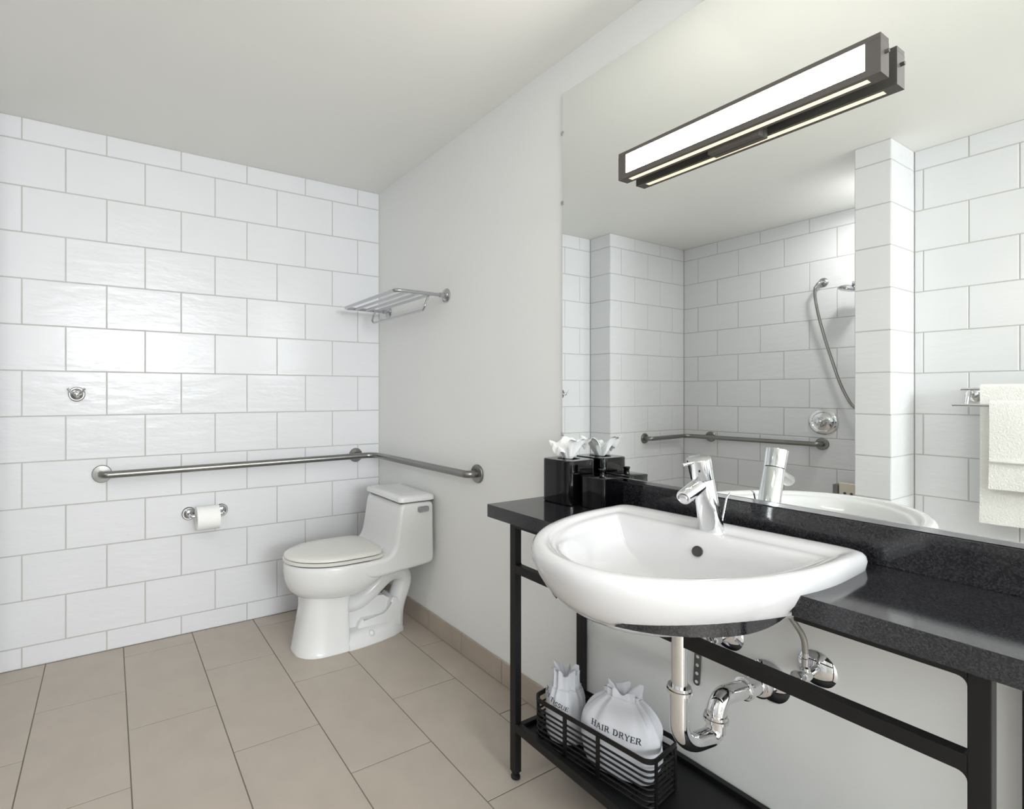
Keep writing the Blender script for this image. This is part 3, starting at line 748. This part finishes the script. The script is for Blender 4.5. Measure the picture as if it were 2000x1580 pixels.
# ------------------------------------------------------------------ grab bars
def flange(bm, org, axis, r=.041): return lathe(bm, [(r, 0), (r, .006), (r*.93, .010), (r*.5, .011), (r*.5, .0105)], org, axis, 36)
t = thing('grab_bar', 'brushed steel corner grab bar above the toilet on both walls', 'grab bar', (0, -.7, .837), 'steel corner grab bars')
Zg = .836
pts = fillet([(.008, -1.434, .828), (.058, -1.434, .828), (.058, -.058, .840), (.985, -.058, .846), (.985, -.008, .846)], [.036, .06, .045], 10)
part('rail', tb(pts, .0165, 24), M['steel'], t, 45)
part('mid_post', tb([(.006, -.156, .839), (.058, -.156, .839)], .011, 20), M['steel'], t, 45)
for org, axis in (((.0004, -1.434, .828), (1, 0, 0)), ((.0004, -.156, .839), (1, 0, 0)), ((.985, -.0004, .846), (0, -1, 0))): part('flange', flange(bmesh.new(), org, axis), M['steel'], t, 35)
t = thing('shower_grab_bar', 'brushed steel corner grab bar in the shower, seen in the mirror', 'grab bar', (SHX, SHY, .85), 'steel corner grab bars')
pts = fillet([(SHX+.008, -2.25, .846), (SHX+.058, -2.25, .846), (SHX+.058, SHY+.058, .852), (1.185, SHY+.058, .858), (1.185, SHY+.008, .858)], [.036, .06, .045], 10)
part('rail', tb(pts, .0165, 24), M['steel'], t, 45)
part('mid_post', tb([(.42, SHY+.006, .854), (.42, SHY+.058, .854)], .011, 20), M['steel'], t, 45)
for org, axis in (((SHX+.0004, -2.25, .846), (1, 0, 0)), ((.42, SHY+.0004, .854), (0, 1, 0)), ((1.185, SHY+.0004, .858), (0, 1, 0))): part('flange', flange(bmesh.new(), org, axis), M['steel'], t, 35)
# ------------------------------------------------------------------ robe hook
t = thing('robe_hook', 'small chrome double robe hook on the white tiled wall', 'hook', (0, -1.532, 1.2))
part('flange', lt([(.033, 0), (.033, .005), (.029, .008), (.026, .008), (.021, .012), (.012, .014), (.012, .022)], (.0004, -1.532, 1.198), (1, 0, 0), 32), M['chrome2'], t, 30)
part('post', lt([(.010, .0), (.010, .026), (.0115, .028), (.0115, .036), (.008, .039), (0, .040)], (.012, -1.532, 1.198), (1, 0, 0), 24), M['chrome'], t, 35)
for s in (-1, 1): part('prong', tube(bmesh.new(), fillet([(.040, -1.532, 1.200), (.048, -1.532+s*.018, 1.203), (.052, -1.532+s*.033, 1.224)], .01), [.0045]+[.0042]*7+[.0048], 12), M['chrome2'], t, 40)
# ------------------------------------------------------------------ toilet paper
t = thing('paper_holder', 'chrome two-post toilet paper holder on the tiled wall', 'paper holder', (0, -.985, .6))
for y, s in ((-1.062, 1), (-.908, -1)):
    part('flange', lt([(.033, 0), (.033, .004), (.029, .008), (.024, .008), (.020, .012), (.011, .015)], (.0004, y, .600), (1, 0, 0), 32), M['chrome2'], t, 30)
    part('post', tb(fillet([(.012, y, .600), (.074, y, .598), (.075, y+s*.018, .598)], .010), .0085, 16), M['chrome'], t, 40)
part('roller', tb([(.075, -1.042, .598), (.075, -.927, .598)], .0075, 16), M['chrome'], t, 40)
pr_ = bmesh.new(); n = 40; y0, y1 = -1.037, -.932; ro, ri = .0585, .020; cz = .5845
A = [[pr_.verts.new((.075+r*math.cos(2*PI*k/n), y, cz+r*math.sin(2*PI*k/n))) for k in range(n)] for r, y in ((ri, y0), (ro, y0), (ro, y1), (ri, y1))]
for j in range(4):
    for k in range(n): pr_.faces.new([A[j][k], A[j][(k+1) % n], A[(j+1) % 4][(k+1) % n], A[(j+1) % 4][k]])
t = thing('toilet_roll', 'white toilet paper roll hanging on the chrome holder', 'toilet roll', (.075, -.985, cz))
part('roll', pr_, M['paper'], t, 40)
# ------------------------------------------------------------------ towel rack on the painted wall
t = thing('towel_rack', 'chrome slatted hotel towel rack high on the painted wall corner', 'towel rack', (.43, 0, 1.675))
xa, xb, zr = .128, .733, 1.675
part('frame', tb(fillet([(xb, -.012, zr), (xb, -.280, zr), (xa, -.280, zr), (xa, -.012, zr)], .028, 8), .0085, 16), M['chrome2'], t, 40)
for y in (-.212, -.148, -.085): part('slat', tb([(xa, y, zr), (xb, y, zr)], .0075, 14), M['chrome2'], t, 40)
for x in (xa, xb):
    part('flange', lt([(.034, 0), (.034, .004), (.031, .007), (.027, .007), (.022, .012), (.012, .016), (.0115, .04)], (x, -.0004, zr), (0, -1, 0), 32), M['chrome2'], t, 30)
part('hanging_bar', tb(fillet([(xb-.012, -.095, zr-.004), (xb-.012, -.115, zr-.058), (xb-.03, -.115, zr-.074), (xa+.03, -.115, zr-.074), (xa+.012, -.115, zr-.058), (xa+.012, -.095, zr-.004)], .012, 5), .0055, 12), M['chrome2'], t, 40)
# ------------------------------------------------------------------ seen in the mirror: towel bar with towels
t = thing('double_towel_bar', 'chrome double towel bar on the far tiled wall, reflected in the mirror', 'towel bar', (2.35, TWY, 1.2))
for x in (2.072, 2.66):
    part('flange', lt([(.033, 0), (.033, .005), (.026, .012), (.016, .016), (.013, .06), (.011, .062)], (x, TWY+.0004, 1.196), (0, 1, 0), 28), M['chrome'], t, 30)
    part('arm', tb(fillet([(x, TWY+.05, 1.196), (x, TWY+.085, 1.215), (x, TWY+.118, 1.15)], .01), .008, 14), M['chrome'], t, 40)
part('bar', tb([(2.045, TWY+.082, 1.220), (2.69, TWY+.082, 1.220)], .007, 14), M['chrome'], t, 40)
part('bar', tb([(2.028, TWY+.128, 1.148), (2.71, TWY+.128, 1.148)], .007, 14), M['chrome'], t, 40)
def towel(name, label, x0, x1, yb, zb, gap, zlo, zlo2, th, bandz):
    t = thing(name, label, 'towel', ((x0+x1)/2, yb, zb), 'white towels on the double towel bar')
    prof = [(yb-gap, zlo2), (yb-gap, zb-.02)]+[(yb+gap*math.cos(PI-PI*k/6), zb-.004+(gap+.004)*math.sin(PI*k/6)) for k in range(7)]+[(yb+gap+.002, zb-.1), (yb+gap+.004, zb-.25), (yb+gap+.005, zlo+.10), (yb+gap+.004, zlo+.02), (yb+gap+.004, zlo)]
    bm = bmesh.new(); NX = 26; G = []
    for i in range(NX+1):
        x = x0+(x1-x0)*i/NX
        G.append([bm.verts.new((x+.004*noise.noise(Vector((z*7, x*3, 2))), y+.004*noise.noise(Vector((x*9, z*5, yb*7))), z+.003*noise.noise(Vector((x*8, z, 1))))) for y, z in prof])
    for i in range(NX):
        for j in range(len(prof)-1): bm.faces.new([G[i][j], G[i+1][j], G[i+1][j+1], G[i][j+1]])
    bmesh.ops.recalc_face_normals(bm, faces=bm.faces[:]); bmesh.ops.solidify(bm, geom=bm.faces[:], thickness=th)
    part('cloth', bm, M['towel'], t, 70)
    if bandz:
        bm = bx((x0+.002, yb+gap+.004, bandz-.004), (x1-.002, yb+gap+th+.0095, bandz+.004), .002); part('border_band', bm, M['towel'], t, 60)
towel('bath_towel', 'long white bath towel hanging behind the shorter towel in the mirror', 2.110, 2.64, TWY+.082, 1.226, .017, .625, .66, .006, None)
towel('hand_towel', 'shorter white towel hanging in front on the lower bar, in the mirror', 2.148, 2.60, TWY+.128, 1.156, .016, .785, .86, .009, .906)
# ------------------------------------------------------------------ seen in the mirror: shower fittings
t = thing('shower_valve', 'round chrome shower valve plate with cross handle, in the mirror', 'valve', (1.195, SHY, 1.01))
part('plate', lt([(.088, 0), (.088, .004), (.080, .010), (.066, .012), (.060, .009), (.048, .012), (.030, .020), (.028, .022)], (1.192, SHY+.0004, 1.010), (0, 1, 0), 48), M['chrome'], t, 30)
part('hub', lt([(.026, 0), (.026, .03), (.018, .036), (.018, .052), (.012, .056), (0, .057)], (1.192, SHY+.02, 1.010), (0, 1, 0), 28), M['chrome'], t, 30)
for a in (25, 145, 265):
    a = math.radians(a); d = Vector((math.cos(a), 0, math.sin(a))); c = Vector((1.192, SHY+.058, 1.010))
    part('spoke', tb([c, c+d*.044, c+d*.050], [.007, .0075, .005], 12), M['chrome'], t, 40)
t = thing('hose_outlet', 'chrome hose outlet elbow on the shower back wall, in the mirror', 'outlet', (1.192, SHY, 1.953))
part('flange', lt([(.030, 0), (.030, .004), (.022, .012), (.013, .016)], (1.192, SHY+.0004, 1.953), (0, 1, 0), 28), M['chrome2'], t, 30)
part('elbow', tb(fillet([(1.192, SHY+.012, 1.953), (1.188, SHY+.05, 1.95), (1.165, SHY+.055, 1.91)], .02), .011, 16), M['chrome2'], t, 40)
t = thing('shower_hose', 'grey flexible shower hose hanging down the tiled shower wall, in the mirror', 'hose', (1.165, SHY+.055, 1.91))
hp = [(1.165, SHY+.055, 1.915), (1.163, SHY+.055, 1.86), (1.178, SHY+.05, 1.75), (1.20, SHY+.045, 1.64), (1.228, SHY+.04, 1.52), (1.262, SHY+.04, 1.40), (1.292, SHY+.04, 1.29), (1.33, SHY+.04, 1.19), (1.37, SHY+.045, 1.115), (1.415, SHY+.05, 1.09), (1.455, SHY+.055, 1.14), (1.475, SHY+.06, 1.28), (1.482, SHY+.07, 1.50), (1.484, SHY+.08, 1.70)]
hp = [Vector(p) for p in hp]
for _ in range(2):
    q = []
    for a, b in zip(hp, hp[1:]): q += [a.lerp(b, .25), a.lerp(b, .75)]
    hp = [hp[0]]+q+[hp[-1]]
part('tube', tb(hp, .0085, 12), M['steel'], t, 60)
t = thing('hand_shower', 'chrome shower head partly hidden by the tiled partition, in the mirror', 'shower head', (1.40, SHY, 1.86))
part('flange', lt([(.030, 0), (.030, .004), (.022, .012), (.013, .016)], (1.47, SHY+.0004, 1.90), (0, 1, 0), 28), M['chrome2'], t, 30)
part('holder', tb([(1.47, SHY+.012, 1.90), (1.47, SHY+.085, 1.875)], .014, 16), M['chrome2'], t, 40)
part('handle', tb([(1.484, SHY+.08, 1.70), (1.475, SHY+.085, 1.87), (1.44, SHY+.095, 1.895), (1.39, SHY+.105, 1.898)], [.011, .013, .013, .016], 16), M['chrome2'], t, 40)
part('spray_head', lt([(.012, .022), (.030, .016), (.046, .004), (.048, -.002), (.046, -.012), (.04, -.014)], (1.365, SHY+.11, 1.872), (.25, -.1, 1), 32), M['chrome2'], t, 35)
t = thing('folding_bench', 'folded cream shower bench with grey bracket on the shower wall, in the mirror', 'bench', (1.5, SHY, .25))
sp = part('panel', bx((1.302, SHY+.052, .20), (1.68, SHY+.068, .622), .006), M['seatpanel'], t)
part('bracket', bx((1.272, SHY+.0006, .30), (1.302, SHY+.075, .606), .003), M['steel'], t)
part('bracket', bx((1.655, SHY+.0006, .30), (1.68, SHY+.051, .606), .003), M['steel'], t)
for x, z in ((1.337, .555), (1.372, .555)): part('screw', lt([(.008, 0), (.008, .003), (0, .004)], (x, SHY+.0682, z), (0, 1, 0), 16), M['dark'], t)
# ------------------------------------------------------------------ ceiling lamps added out of view as fill
t = thing('added_ceiling_lamp', 'square fill lamp added on the ceiling, out of view behind the camera', 'lamp', (2.95, -1.05, CEIL))
part('frame', bx((2.68, -1.32, CEIL-.03), (3.22, -.78, CEIL-.0005), .004), M['trim'], t)
part('diffuser', bx((2.70, -1.30, CEIL-.033), (3.20, -.80, CEIL-.029)), M['diff_added'], t)
t = thing('added_shower_lamp', 'round fill lamp added on the shower ceiling, hidden behind the tiled partition', 'lamp', (1.58, -2.38, CEIL))  # invented lamp, added to lift the dark shower
part('trim_ring', lt([(.066, 0), (.066, .004), (.056, .006), (.054, .002)], (1.58, -2.38, CEIL-.0002), (0, 0, -1), 32), M['trim'], t, 40)
part('lens', lt([(.053, 0), (.053, .003), (0, .0035)], (1.58, -2.38, CEIL-.0003), (0, 0, -1), 32), M['diff_added'], t, 40)
bpy.context.view_layer.update()
